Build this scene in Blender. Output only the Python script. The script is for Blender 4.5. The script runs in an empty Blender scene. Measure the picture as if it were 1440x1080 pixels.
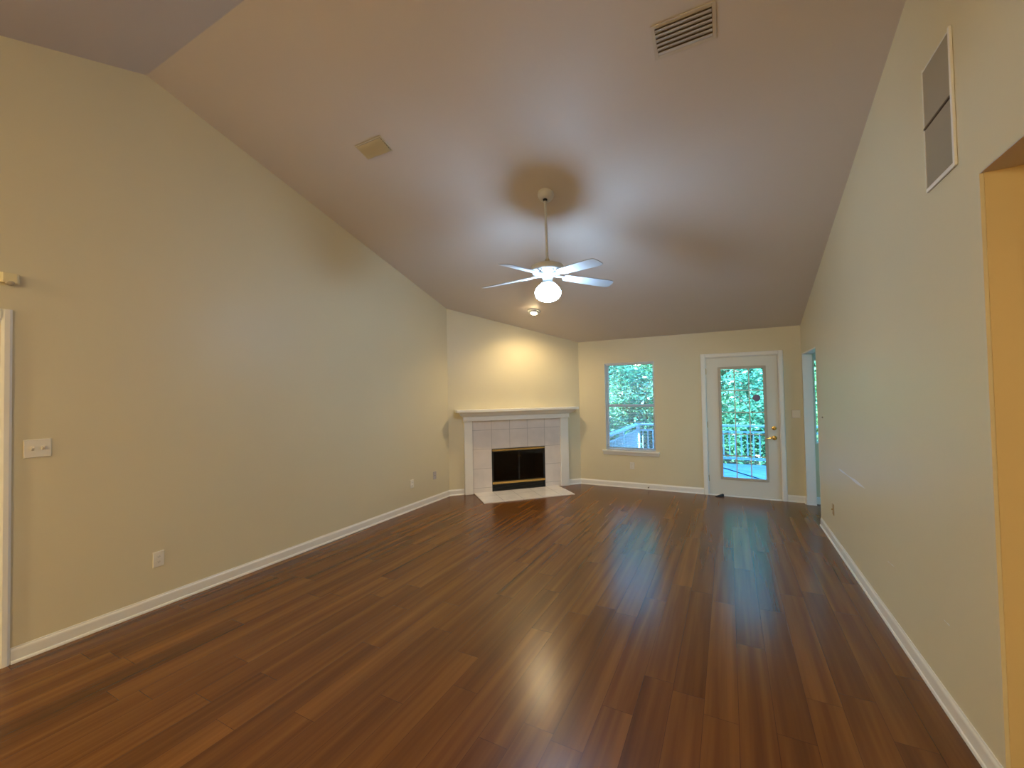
import bpy, bmesh, math, random
import numpy as np
from mathutils import Vector, Matrix
PI = math.pi
scn = bpy.context.scene
COL = scn.collection
rnd = random.Random(7)

# ------------------------------------------------------------ camera
cam = bpy.data.cameras.new('camera'); cam.sensor_width = 36.0; cam.sensor_fit = 'HORIZONTAL'
cam.lens = 585.006/1440*36; cam.clip_start = 0.05; cam.clip_end = 300
camo = bpy.data.objects.new('camera', cam); COL.objects.link(camo)
cr = Vector((0.88690474, 0.46155499, -0.01915665)); cu = Vector((0.02751823, -0.01139171, 0.99955639)); cf = Vector((-0.46113201, 0.88703845, 0.02280454))
m = Matrix.Identity(4)
for i in range(3):
    m[i][0] = cr[i]; m[i][1] = cu[i]; m[i][2] = -cf[i]
m.translation = (0, 0, 1.5744)
camo.matrix_world = m
scn.camera = camo

# ------------------------------------------------------------ exposure, world, sun
scn.view_settings.view_transform = 'Standard'; scn.view_settings.look = 'None'
scn.view_settings.exposure = 0.34; scn.view_settings.gamma = 1.0
w = bpy.data.worlds.new('World'); scn.world = w; w.use_nodes = True
nt = w.node_tree; nt.nodes.clear()
wo = nt.nodes.new('ShaderNodeOutputWorld'); bg = nt.nodes.new('ShaderNodeBackground')
gr = nt.nodes.new('ShaderNodeValToRGB'); tc = nt.nodes.new('ShaderNodeTexCoord'); sp = nt.nodes.new('ShaderNodeSeparateXYZ')
gr.color_ramp.elements[0].color = (0.26, 0.74, 1.0, 1); gr.color_ramp.elements[1].color = (0.06, 0.36, 1.0, 1)
gr.color_ramp.elements[0].position = 0.0; gr.color_ramp.elements[1].position = 0.6
nt.links.new(tc.outputs['Generated'], sp.inputs[0]); nt.links.new(sp.outputs['Z'], gr.inputs[0])
nt.links.new(gr.outputs[0], bg.inputs[0]); bg.inputs[1].default_value = 5.9
nt.links.new(bg.outputs[0], wo.inputs[0])
sun = bpy.data.lights.new('sun', 'SUN'); sun.energy = 27.0; sun.color = (0.52, 0.84, 1.0); sun.angle = 0.01
suno = bpy.data.objects.new('sun', sun); COL.objects.link(suno)
suno.rotation_euler = Vector((0.45, 0.80, -0.42)).to_track_quat('-Z', 'Y').to_euler()

GLOBE = 96.0      # strength of the fan's globe
BULB = 165.0
SPOT = 54.0      # the same lamp's reflector beam      # recessed spotlight over the mantel
DOME = 158.0       # ceiling dome lamps behind the camera
HALL = 38.0        # hall lamp

# ------------------------------------------------------------ materials
def mat(name, col, rough=0.5, metal=0.0, spec=0.5, bump=0.0, bscale=200.0, var=0.0, vscale=3.0, emit=None, es=0.0):
    M = bpy.data.materials.new(name); M.use_nodes = True
    n = M.node_tree; b = n.nodes['Principled BSDF']
    b.inputs['Base Color'].default_value = (*col, 1); b.inputs['Roughness'].default_value = rough
    b.inputs['Metallic'].default_value = metal; b.inputs['Specular IOR Level'].default_value = spec
    t = n.nodes.new('ShaderNodeTexCoord')
    if bump:
        no = n.nodes.new('ShaderNodeTexNoise'); no.inputs['Scale'].default_value = bscale; no.inputs['Detail'].default_value = 3
        bp = n.nodes.new('ShaderNodeBump'); bp.inputs['Strength'].default_value = bump; bp.inputs['Distance'].default_value = 0.002
        n.links.new(t.outputs['Object'], no.inputs['Vector']); n.links.new(no.outputs[0], bp.inputs['Height']); n.links.new(bp.outputs[0], b.inputs['Normal'])
    if var:
        no = n.nodes.new('ShaderNodeTexNoise'); no.inputs['Scale'].default_value = vscale; no.inputs['Detail'].default_value = 4
        rp = n.nodes.new('ShaderNodeValToRGB')
        rp.color_ramp.elements[0].position = 0.3; rp.color_ramp.elements[1].position = 0.7
        rp.color_ramp.elements[0].color = (*[max(0, c*(1-var)) for c in col], 1); rp.color_ramp.elements[1].color = (*[min(1, c*(1+var)) for c in col], 1)
        n.links.new(t.outputs['Object'], no.inputs['Vector']); n.links.new(no.outputs[0], rp.inputs[0]); n.links.new(rp.outputs[0], b.inputs['Base Color'])
    if emit:
        b.inputs['Emission Color'].default_value = (*emit, 1); b.inputs['Emission Strength'].default_value = es
    return M

M = {}
M['wall'] = mat('cream wall paint', (0.755, 0.680, 0.475), 0.42, spec=0.35, bump=0.12, bscale=160, var=0.012, vscale=1.2)
M['hallwall'] = mat('hall paint tinted by lamplight', (0.74, 0.60, 0.33), 0.5, spec=0.3, bump=0.12, bscale=160, var=0.012)  # yellow of the hall lamplight is put into this paint colour
M['ceil'] = mat('ceiling paint', (0.665, 0.600, 0.550), 0.5, spec=0.25, bump=0.1, bscale=120, var=0.012, vscale=1.0)
M['trim'] = mat('white trim paint', (0.90, 0.88, 0.82), 0.32, var=0.01)
M['door'] = mat('off white door paint', (0.80, 0.76, 0.66), 0.38, var=0.015, vscale=2)
M['lite_frame'] = mat('tan glass insert frame', (0.56, 0.48, 0.38), 0.4, var=0.02)
M['white'] = mat('white enamel', (0.82, 0.82, 0.80), 0.3, var=0.01)
M['fan'] = mat('fan white enamel', (0.64, 0.64, 0.62), 0.35, var=0.01)
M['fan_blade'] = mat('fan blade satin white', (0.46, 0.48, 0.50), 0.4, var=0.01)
M['plate'] = mat('white plastic plate', (0.86, 0.82, 0.72), 0.35, var=0.01)
M['almond'] = mat('almond plastic', (0.50, 0.36, 0.18), 0.4, var=0.03)
M['grey_plate'] = mat('lilac grey plastic', (0.55, 0.50, 0.50), 0.4, var=0.02)
M['sensor'] = mat('yellowed plastic', (0.80, 0.70, 0.42), 0.4, var=0.03)
M['brass'] = mat('polished brass', (0.80, 0.56, 0.20), 0.22, metal=1.0, var=0.05, vscale=30)
M['black'] = mat('black steel', (0.012, 0.012, 0.012), 0.4, var=0.1)
M['rubber'] = mat('black rubber', (0.02, 0.018, 0.016), 0.6, var=0.1)
M['soot'] = mat('sooty firebrick', (0.05, 0.045, 0.04), 0.9, bump=0.4, bscale=30, var=0.3, vscale=6)
M['dark'] = mat('dark duct opening', (0.16, 0.12, 0.08), 0.8, var=0.1)
M['vent'] = mat('painted vent steel', (0.62, 0.56, 0.48), 0.45, var=0.02)
M['vent_tan'] = mat('tan vent steel', (0.62, 0.56, 0.42), 0.5, var=0.03)
M['grille'] = mat('tan grille mesh', (0.52, 0.46, 0.34), 0.6, var=0.04)
M['wood_log'] = mat('charred log bark', (0.10, 0.075, 0.055), 0.9, bump=0.6, bscale=40, var=0.4, vscale=14)
M['deck'] = mat('grey weathered deck board', (0.42, 0.42, 0.42), 0.7, bump=0.3, bscale=25, var=0.2, vscale=5)
M['rail'] = mat('painted deck railing', (0.50, 0.52, 0.55), 0.6, var=0.08)
M['ground'] = mat('leaf littered ground', (0.22, 0.17, 0.11), 0.95, bump=0.6, bscale=8, var=0.5, vscale=2.5)
M['bark'] = mat('tree bark', (0.16, 0.12, 0.09), 0.9, bump=0.7, bscale=18, var=0.35, vscale=9)
M['slat'] = mat('blind slat vinyl', (0.72, 0.74, 0.78), 0.45, var=0.01)
M['shingle'] = mat('roof shingle', (0.12, 0.11, 0.10), 0.9, bump=0.5, bscale=20, var=0.2, vscale=8)
M['disc'] = mat('dusky purple plastic disc', (0.24, 0.17, 0.30), 0.4, var=0.15, vscale=25)
M['pale_mark'] = mat('pale wall mark', (0.86, 0.86, 0.84), 0.35, var=0.05, vscale=30)

def leafmat(name, c1, c2):
    Mt = bpy.data.materials.new(name); Mt.use_nodes = True; n = Mt.node_tree; n.nodes.clear()
    o = n.nodes.new('ShaderNodeOutputMaterial'); d = n.nodes.new('ShaderNodeBsdfDiffuse'); tr = n.nodes.new('ShaderNodeBsdfTranslucent')
    g = n.nodes.new('ShaderNodeBsdfGlossy'); g.inputs['Roughness'].default_value = 0.3
    mx = n.nodes.new('ShaderNodeMixShader'); mx.inputs[0].default_value = 0.35; m2 = n.nodes.new('ShaderNodeMixShader'); m2.inputs[0].default_value = 0.08
    geo = n.nodes.new('ShaderNodeNewGeometry'); rp = n.nodes.new('ShaderNodeValToRGB')
    rp.color_ramp.elements[0].color = (*c1, 1); rp.color_ramp.elements[1].color = (*c2, 1)
    n.links.new(geo.outputs['Random Per Island'], rp.inputs[0])
    for s in (d, tr): n.links.new(rp.outputs[0], s.inputs[0])
    n.links.new(d.outputs[0], mx.inputs[1]); n.links.new(tr.outputs[0], mx.inputs[2]); n.links.new(mx.outputs[0], m2.inputs[1]); n.links.new(g.outputs[0], m2.inputs[2])
    n.links.new(m2.outputs[0], o.inputs[0]); return Mt
M['leaf_a'] = leafmat('broad green leaf', (0.09, 0.26, 0.12), (0.28, 0.54, 0.26))
M['leaf_b'] = leafmat('dark green leaf', (0.05, 0.18, 0.11), (0.13, 0.38, 0.22))
M['leaf_c'] = leafmat('yellow green leaf', (0.20, 0.42, 0.14), (0.44, 0.62, 0.28))

def glassmat(name, tint, refl=1.0, rough=0.0):
    Mt = bpy.data.materials.new(name); Mt.use_nodes = True; n = Mt.node_tree; n.nodes.clear()
    o = n.nodes.new('ShaderNodeOutputMaterial'); t = n.nodes.new('ShaderNodeBsdfTransparent'); g = n.nodes.new('ShaderNodeBsdfGlossy')
    g.inputs['Roughness'].default_value = rough; t.inputs[0].default_value = (*tint, 1)
    f = n.nodes.new('ShaderNodeFresnel'); f.inputs[0].default_value = 1.5
    mx = n.nodes.new('ShaderNodeMixShader')
    n.links.new(f.outputs[0], mx.inputs[0]); n.links.new(t.outputs[0], mx.inputs[1]); n.links.new(g.outputs[0], mx.inputs[2]); n.links.new(mx.outputs[0], o.inputs[0])
    return Mt
M['glass'] = glassmat('window glass', (0.93, 0.97, 0.97))
M['smoked'] = glassmat('smoked fireplace glass', (0.22, 0.20, 0.17), rough=0.05)
M['globe'] = mat('lit white glass globe', (0.9, 0.95, 1.0), 0.2, emit=(0.46, 0.70, 1.0), es=GLOBE)
M['bulb'] = mat('lit warm bulb', (1, 0.9, 0.7), 0.3, emit=(1.0, 0.76, 0.42), es=BULB)
M['dome'] = mat('lit frosted dome', (1, 0.9, 0.7), 0.3, emit=(1.0, 0.80, 0.46), es=DOME)
M['halldome'] = mat('lit amber dome', (1, 0.85, 0.6), 0.3, emit=(1.0, 0.60, 0.22), es=HALL)

def floormat():
    Mt = bpy.data.materials.new('brown plank flooring'); Mt.use_nodes = True; n = Mt.node_tree; b = n.nodes['Principled BSDF']; L = n.links.new
    t = n.nodes.new('ShaderNodeTexCoord'); s = n.nodes.new('ShaderNodeSeparateXYZ'); L(t.outputs['Object'], s.inputs[0])
    def math_(op, a, bb):
        q = n.nodes.new('ShaderNodeMath'); q.operation = op
        for i, v in enumerate((a, bb)):
            if v is None: continue
            if isinstance(v, (int, float)): q.inputs[i].default_value = v
            else: L(v, q.inputs[i])
        return q.outputs[0]
    PW, PL = 0.152, 1.22
    row = math_('FLOOR', math_('DIVIDE', s.outputs['X'], PW), None)
    wn = n.nodes.new('ShaderNodeTexWhiteNoise'); wn.noise_dimensions = '1D'; L(row, wn.inputs['W'])
    yy = math_('ADD', math_('DIVIDE', s.outputs['Y'], PL), wn.outputs['Value'])
    pl = math_('FLOOR', yy, None)
    cb = n.nodes.new('ShaderNodeCombineXYZ'); L(row, cb.inputs[0]); L(pl, cb.inputs[1])
    w2 = n.nodes.new('ShaderNodeTexWhiteNoise'); w2.noise_dimensions = '3D'; L(cb.outputs[0], w2.inputs['Vector'])
    # edges
    fx = math_('FRACT', math_('DIVIDE', s.outputs['X'], PW), None); fy = math_('FRACT', yy, None)
    ex = math_('LESS_THAN', fx, 0.012); ey = math_('LESS_THAN', fy, 0.002)
    edge = math_('MAXIMUM', ex, ey)
    # grain: stretched noise shifted per plank
    gx = math_('MULTIPLY', s.outputs['X'], 15.0); gy = math_('MULTIPLY', s.outputs['Y'], 0.45)
    gz = math_('MULTIPLY', w2.outputs['Value'], 37.0)
    cg = n.nodes.new('ShaderNodeCombineXYZ'); L(gx, cg.inputs[0]); L(gy, cg.inputs[1]); L(gz, cg.inputs[2])
    no = n.nodes.new('ShaderNodeTexNoise'); no.inputs['Scale'].default_value = 1.0; no.inputs['Detail'].default_value = 3; no.inputs['Roughness'].default_value = 0.5; no.inputs['Distortion'].default_value = 0.1
    L(cg.outputs[0], no.inputs['Vector'])
    gx2 = math_('MULTIPLY', s.outputs['X'], 60.0); gy2 = math_('MULTIPLY', s.outputs['Y'], 2.5)
    cg2 = n.nodes.new('ShaderNodeCombineXYZ'); L(gx2, cg2.inputs[0]); L(gy2, cg2.inputs[1]); L(gz, cg2.inputs[2])
    n2 = n.nodes.new('ShaderNodeTexNoise'); n2.inputs['Scale'].default_value = 1.0; n2.inputs['Detail'].default_value = 3; L(cg2.outputs[0], n2.inputs['Vector'])
    v = math_('ADD', math_('ADD', math_('MULTIPLY', no.outputs[0], 0.72), 0.15), math_('MULTIPLY', n2.outputs[0], 0.12))
    v = math_('ADD', v, math_('MULTIPLY', math_('SUBTRACT', w2.outputs['Value'], 0.5), 0.16))
    rp = n.nodes.new('ShaderNodeValToRGB'); e = rp.color_ramp.elements
    e[0].position = 0.30; e[0].color = (0.075, 0.024, 0.003, 1)
    e[1].position = 0.85; e[1].color = (0.290, 0.118, 0.022, 1)
    k = e.new(0.55); k.color = (0.160, 0.056, 0.009, 1)
    L(v, rp.inputs[0])
    mx = n.nodes.new('ShaderNodeMix'); mx.data_type = 'RGBA'; mx.inputs['B'].default_value = (0.03, 0.012, 0.005, 1)
    L(math_('MULTIPLY', edge, 0.7), mx.inputs['Factor']); L(rp.outputs[0], mx.inputs['A']); L(mx.outputs['Result'], b.inputs['Base Color'])
    rr = n.nodes.new('ShaderNodeMapRange'); rr.inputs['To Min'].default_value = 0.24; rr.inputs['To Max'].default_value = 0.28; L(no.outputs[0], rr.inputs['Value']); L(rr.outputs[0], b.inputs['Roughness'])
    b.inputs['IOR'].default_value = 1.52; b.inputs['Specular IOR Level'].default_value = 0.5
    bp = n.nodes.new('ShaderNodeBump'); bp.inputs['Strength'].default_value = 0.12; bp.inputs['Distance'].default_value = 0.001
    L(math_('MULTIPLY', edge, -1.0), bp.inputs['Height']); L(bp.outputs[0], b.inputs['Normal'])
    return Mt
M['floor'] = floormat()

def tilemat(name, size, off=(0, 0), z=True, col=(0.78, 0.72, 0.68)):
    """greyish pink ceramic tile with thin grout; object X along the wall, Z up (or Y for the hearth)"""
    Mt = mat(name, col, 0.25, var=0.06, vscale=5); n = Mt.node_tree; b = n.nodes['Principled BSDF']; L = n.links.new
    src = b.inputs['Base Color'].links[0].from_socket
    t = n.nodes.new('ShaderNodeTexCoord'); s = n.nodes.new('ShaderNodeSeparateXYZ'); L(t.outputs['Object'], s.inputs[0])
    outs = []
    for ax, o in (('X', off[0]), ('Z' if z else 'Y', off[1])):
        a = n.nodes.new('ShaderNodeMath'); a.operation = 'SUBTRACT'; L(s.outputs[ax], a.inputs[0]); a.inputs[1].default_value = o
        d = n.nodes.new('ShaderNodeMath'); d.operation = 'DIVIDE'; L(a.outputs[0], d.inputs[0]); d.inputs[1].default_value = size
        f = n.nodes.new('ShaderNodeMath'); f.operation = 'FRACT'; L(d.outputs[0], f.inputs[0])
        c = n.nodes.new('ShaderNodeMath'); c.operation = 'LESS_THAN'; L(f.outputs[0], c.inputs[0]); c.inputs[1].default_value = 0.02
        outs.append(c.outputs[0])
    mm = n.nodes.new('ShaderNodeMath'); mm.operation = 'MAXIMUM'; L(outs[0], mm.inputs[0]); L(outs[1], mm.inputs[1])
    mx = n.nodes.new('ShaderNodeMix'); mx.data_type = 'RGBA'; mx.inputs['B'].default_value = (0.50, 0.46, 0.44, 1)
    L(mm.outputs[0], mx.inputs['Factor']); L(src, mx.inputs['A']); L(mx.outputs['Result'], b.inputs['Base Color'])
    return Mt
M['tile'] = tilemat('fireplace wall tile', 0.305, (0.380, 0.080))
M['tile_h'] = tilemat('hearth floor tile', 0.305, (0.380, 0.02), z=False, col=(0.88, 0.83, 0.78))
def deckmat():
    Mt = M['deck']; n = Mt.node_tree; b = n.nodes['Principled BSDF']; L = n.links.new
    src = b.inputs['Base Color'].links[0].from_socket
    t = n.nodes.new('ShaderNodeTexCoord'); s = n.nodes.new('ShaderNodeSeparateXYZ'); L(t.outputs['Object'], s.inputs[0])
    d = n.nodes.new('ShaderNodeMath'); d.operation = 'DIVIDE'; L(s.outputs['Y'], d.inputs[0]); d.inputs[1].default_value = 0.145
    f = n.nodes.new('ShaderNodeMath'); f.operation = 'FRACT'; L(d.outputs[0], f.inputs[0])
    c = n.nodes.new('ShaderNodeMath'); c.operation = 'LESS_THAN'; L(f.outputs[0], c.inputs[0]); c.inputs[1].default_value = 0.05
    mx = n.nodes.new('ShaderNodeMix'); mx.data_type = 'RGBA'; mx.inputs['B'].default_value = (0.05, 0.05, 0.05, 1)
    L(c.outputs[0], mx.inputs['Factor']); L(src, mx.inputs['A']); L(mx.outputs['Result'], b.inputs['Base Color'])
deckmat()

# ------------------------------------------------------------ mesh helpers
class MB:
    def __init__(s): s.v = []; s.f = []; s.sm = []
    def add(s, v, f, smooth=False):
        o = len(s.v); s.v += [tuple(p) for p in v]; s.f += [tuple(i+o for i in q) for q in f]; s.sm += [smooth]*len(f); return s
    def box(s, a, b, T=None):
        (x0, y0, z0), (x1, y1, z1) = a, b
        v = [(x0,y0,z0),(x1,y0,z0),(x1,y1,z0),(x0,y1,z0),(x0,y0,z1),(x1,y0,z1),(x1,y1,z1),(x0,y1,z1)]
        if T is not None: v = [T @ Vector(p) for p in v]
        return s.add(v, [(3,2,1,0),(4,5,6,7),(0,1,5,4),(1,2,6,5),(2,3,7,6),(3,0,4,7)])
    def hexa(s, v): return s.add(v, [(3,2,1,0),(4,5,6,7),(0,1,5,4),(1,2,6,5),(2,3,7,6),(3,0,4,7)])
    def prism(s, poly, vec, smooth=False):
        n = len(poly); vec = Vector(vec); a = [Vector(p) for p in poly]; b = [p+vec for p in a]
        s.add(a+b, [tuple(range(n-1, -1, -1)), tuple(range(n, 2*n))]); 
        return s.add(a+b, [(i, (i+1) % n, n+(i+1) % n, n+i) for i in range(n)], smooth)
    def lathe(s, prof, seg=32, T=None, smooth=True, caps=True):
        """prof: (r, z) pairs"""
        v = []; f = []
        for r, z in prof:
            for k in range(seg):
                a = 2*PI*k/seg; v.append(Vector((r*math.cos(a), r*math.sin(a), z)))
        for i in range(len(prof)-1):
            for k in range(seg):
                k2 = (k+1) % seg; f.append((i*seg+k, i*seg+k2, (i+1)*seg+k2, (i+1)*seg+k))
        if T is not None: v = [T @ p for p in v]
        s.add(v, f, smooth)
        if caps:
            n = len(s.v)-len(v); 
            s.f.append(tuple(n+k for k in range(seg-1, -1, -1))); s.sm.append(False)
            s.f.append(tuple(n+(len(prof)-1)*seg+k for k in range(seg))); s.sm.append(False)
        return s
    def tube(s, pts, r, seg=10):
        pts = [Vector(p) for p in pts]; v = []; f = []; N = None
        for i, p in enumerate(pts):
            d = (pts[min(i+1, len(pts)-1)]-pts[max(i-1, 0)]).normalized()
            if N is None:
                N = d.orthogonal().normalized()
            N = (N-d*N.dot(d)).normalized(); B = d.cross(N); rr = r[i] if isinstance(r, (list, tuple)) else r
            for k in range(seg):
                a = 2*PI*k/seg; v.append(p+rr*(math.cos(a)*N+math.sin(a)*B))
        for i in range(len(pts)-1):
            for k in range(seg):
                k2 = (k+1) % seg; f.append((i*seg+k, i*seg+k2, (i+1)*seg+k2, (i+1)*seg+k))
        o = len(s.v); s.add(v, f, True)
        s.f.append(tuple(o+k for k in range(seg-1, -1, -1))); s.sm.append(False)
        s.f.append(tuple(o+(len(pts)-1)*seg+k for k in range(seg))); s.sm.append(False)
        return s
    def build(s, name, material, parent=None, bevel=0.0, origin=None, segs=2):
        me = bpy.data.meshes.new(name)
        o0 = Vector(origin) if origin is not None else Vector((0, 0, 0))
        me.from_pydata([Vector(p)-o0 for p in s.v], [], s.f); me.update()
        bm = bmesh.new(); bm.from_mesh(me); bm.normal_update()
        bmesh.ops.remove_doubles(bm, verts=bm.verts, dist=1e-6); bmesh.ops.recalc_face_normals(bm, faces=bm.faces)
        bm.to_mesh(me); bm.free()
        if any(s.sm):
            me.polygons.foreach_set('use_smooth', [True]*len(me.polygons))
            me.set_sharp_from_angle(angle=math.radians(35))
        me.materials.append(material)
        o = bpy.data.objects.new(name, me); COL.objects.link(o); o.location = o0
        if parent is not None: o.parent = parent
        if bevel:
            b = o.modifiers.new('bevel', 'BEVEL'); b.width = bevel; b.segments = segs; b.limit_method = 'ANGLE'; b.angle_limit = math.radians(40)
        return o
def tag(o, label=None, cat=None, group=None, kind=None):
    if label: o['label'] = label
    if cat: o['category'] = cat
    if group: o['group'] = group
    if kind: o['kind'] = kind
    return o
def empty(name, loc=(0, 0, 0), rz=0.0, T=None):
    o = bpy.data.objects.new(name, None); COL.objects.link(o); o.empty_display_size = 0.05
    if T is not None: o.matrix_world = T
    else: o.location = loc; o.rotation_euler = (0, 0, rz)
    return o
def struct(o, label=None, cat=None):
    o['kind'] = 'structure'
    if label: o['label'] = label
    if cat: o['category'] = cat
    return o
def frame2(mb, x0, x1, z0, z1, w, y0, y1):
    """picture-frame ring of width w (inwards) in the XZ plane"""
    mb.box((x0, y0, z0), (x0+w, y1, z1)); mb.box((x1-w, y0, z0), (x1, y1, z1))
    mb.box((x0+w, y0, z0), (x1-w, y1, z0+w)); mb.box((x0+w, y0, z1-w), (x1-w, y1, z1))
    return mb

# ------------------------------------------------------------ room geometry
XL, XR, YB, ZC, S1, YR, S2 = -3.8932, 0.9020, 6.9266, 2.4402, 0.30074, 1.5104, 0.33864
YA, XB = 5.3096, -2.2944
YF = -3.6                                   # wall behind the camera
ZR = ZC+S1*(YB-YR)
def ctop(y): return ZC+S1*(YB-y) if y >= YR else ZR-S2*(YR-y)
TH = 0.10

def wall(name, P0, P1, out, holes, topf, material, th=TH, extra=(), zbot=0.0):
    """vertical wall from P0 to P1 (xy); `out` the outward normal; holes (s0,s1,z0,z1); topf(s)"""
    P0 = Vector((*P0, 0)); P1 = Vector((*P1, 0)); Lg = (P1-P0).length; d = (P1-P0).normalized(); n = Vector((*out, 0)).normalized()*th
    cuts = sorted({0.0, Lg, *[min(max(h[0], 0), Lg) for h in holes], *[min(max(h[1], 0), Lg) for h in holes], *extra})
    mb = MB()
    for a, b in zip(cuts[:-1], cuts[1:]):
        if b-a < 1e-5: continue
        mid = (a+b)/2; iv = sorted([(h[2], h[3]) for h in holes if h[0] < mid < h[1]]); z = zbot; segs = []
        for h0, h1 in iv:
            if h0 > z: segs.append((z, h0, z, h0))
            z = h1
        segs.append((z, topf(a), z, topf(b)))
        for za0, za1, zb0, zb1 in segs:
            A = P0+d*a; B = P0+d*b
            mb.hexa([A+Vector((0,0,za0)), B+Vector((0,0,zb0)), B+n+Vector((0,0,zb0)), A+n+Vector((0,0,za0)),
                     A+Vector((0,0,za1)), B+Vector((0,0,zb1)), B+n+Vector((0,0,zb1)), A+n+Vector((0,0,za1))])
    o = mb.build(name, material); return struct(o)

HX, HY0, ZH = 3.4, 2.30, 2.41               # hall width, near end of the right wall, hall ceiling
HS = -1.6                                   # hall's other end
# floor
mb = MB(); mb.box((XL-TH, YF-TH, -0.1), (4.1, YB+0.14, 0.0)); struct(mb.build('floor', M['floor']))
# ceilings (sloped, ridge across the room)
mb = MB()
e = 0.12; X0, X1 = XL-TH, XR+TH
mb.hexa([(X0, YR, ZR), (X1, YR, ZR), (X1, YB+.14, ctop(YB+.14)), (X0, YB+.14, ctop(YB+.14)), (X0, YR, ZR+e), (X1, YR, ZR+e), (X1, YB+.14, ctop(YB+.14)+e), (X0, YB+.14, ctop(YB+.14)+e)])
struct(mb.build('ceiling', M['ceil']))
mb = MB()
mb.hexa([(X0, YF-TH, ctop(YF-TH)), (X1, YF-TH, ctop(YF-TH)), (X1, YR, ZR), (X0, YR, ZR), (X0, YF-TH, ctop(YF-TH)+e), (X1, YF-TH, ctop(YF-TH)+e), (X1, YR, ZR+e), (X0, YR, ZR+e)])
struct(mb.build('ceiling', M['ceil']))
# walls
wall('wall_left', (XL, YF), (XL, YB), (-1, 0), [(-0.03-YF, 0.80-YF, 0, 2.075)], lambda s: ctop(YF+s), M['wall'], extra=(YR-YF,))
DL = math.hypot(XB-XL, YB-YA)
DT = Vector(((XB-XL)/DL, (YB-YA)/DL, 0)); DN = Vector((DT.y, -DT.x, 0))
wall('wall_corner', (XL, YA), (XB, YB), (-DN.x, -DN.y), [(0.685, 1.60, 0.0, 0.69)], lambda s: ctop(YA+DT.y*s), M['wall'], th=0.10)
WX0, WX1, WZ0, WZ1 = -1.845, -1.045, 0.60, 2.05
DX0, DX1 = -0.298, 0.624
W2 = (1.03, 1.95, 0.81, 2.13)
wall('wall_back', (XL-TH, YB), (4.0, YB), (0, 1), [(WX0-XL+TH, WX1-XL+TH, WZ0, WZ1), (DX0-.02-XL+TH, DX1+.02-XL+TH, 0.0, 2.07), (W2[0]-XL+TH, W2[1]-XL+TH, W2[2], W2[3])], lambda s: ZC+0.02, M['wall'], th=0.14)
wall('wall_right', (XR, YF), (XR, YB), (1, 0), [(HS-YF, HY0-YF, -1, ZH), (5.86-YF, 6.83-YF, -1, 2.045)], lambda s: ctop(YF+s), M['wall'], extra=(YR-YF,))
wall('wall_front', (XL-TH, YF), (XR+TH, YF), (0, -1), [], lambda s: ctop(YF), M['wall'])
wall('wall_hall_end', (XR+TH, HY0), (HX, HY0), (0, 1), [], lambda s: ZH, M['hallwall'])
mb = MB(); mb.box((XR+.012, 2.294, 0), (XR+TH, 2.2995, ZH)); struct(mb.build('wall_hall_return', M['hallwall']))  # thin skin carrying the lamplight yellow onto the right wall's end
wall('wall_hall_side', (HX, HS), (HX, HY0+TH), (1, 0), [], lambda s: ZH, M['hallwall'])
wall('wall_hall_start', (XR+TH, HS), (HX+TH, HS), (0, -1), [], lambda s: ZH, M['hallwall'])
mb = MB(); mb.box((XR+TH, HS-TH, ZH), (HX+TH, HY0+TH, ZH+0.1)); mb.box((XR+0.001, HS, ZH-0.004), (XR+TH, HY0, ZH)); struct(mb.build('ceiling_hall', M['ceil']))
wall('wall_sunroom', (4.0, HY0+TH), (4.0, YB), (1, 0), [(.8, 3.8, .5, 2.2)], lambda s: ZH, M['wall'])  # opening for the added daylight window
mb = MB(); mb.box((XR+TH, HY0+TH, ZH), (4.12, YB, ZH+0.1)); struct(mb.build('ceiling_sunroom', M['ceil']))
mb = MB(); mb.box((HX+TH, HY0, 0), (4.12, HY0+TH, ZH)); struct(mb.build('wall_sunroom_near', M['wall']))
# roof over everything
mb = MB(); z0 = 0.16
mb.hexa([(X0-.4, YR, ZR+z0), (4.6, YR, ZR+z0), (4.6, YB+.5, ctop(YB+.5)+z0), (X0-.4, YB+.5, ctop(YB+.5)+z0), (X0-.4, YR, ZR+z0+.1), (4.6, YR, ZR+z0+.1), (4.6, YB+.5, ctop(YB+.5)+z0+.1), (X0-.4, YB+.5, ctop(YB+.5)+z0+.1)])
mb.hexa([(X0-.4, YF-.5, ctop(YF-.5)+z0), (4.6, YF-.5, ctop(YF-.5)+z0), (4.6, YR, ZR+z0), (X0-.4, YR, ZR+z0), (X0-.4, YF-.5, ctop(YF-.5)+z0+.1), (4.6, YF-.5, ctop(YF-.5)+z0+.1), (4.6, YR, ZR+z0+.1), (X0-.4, YR, ZR+z0+.1)])
struct(mb.build('roof', M['shingle']))

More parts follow.
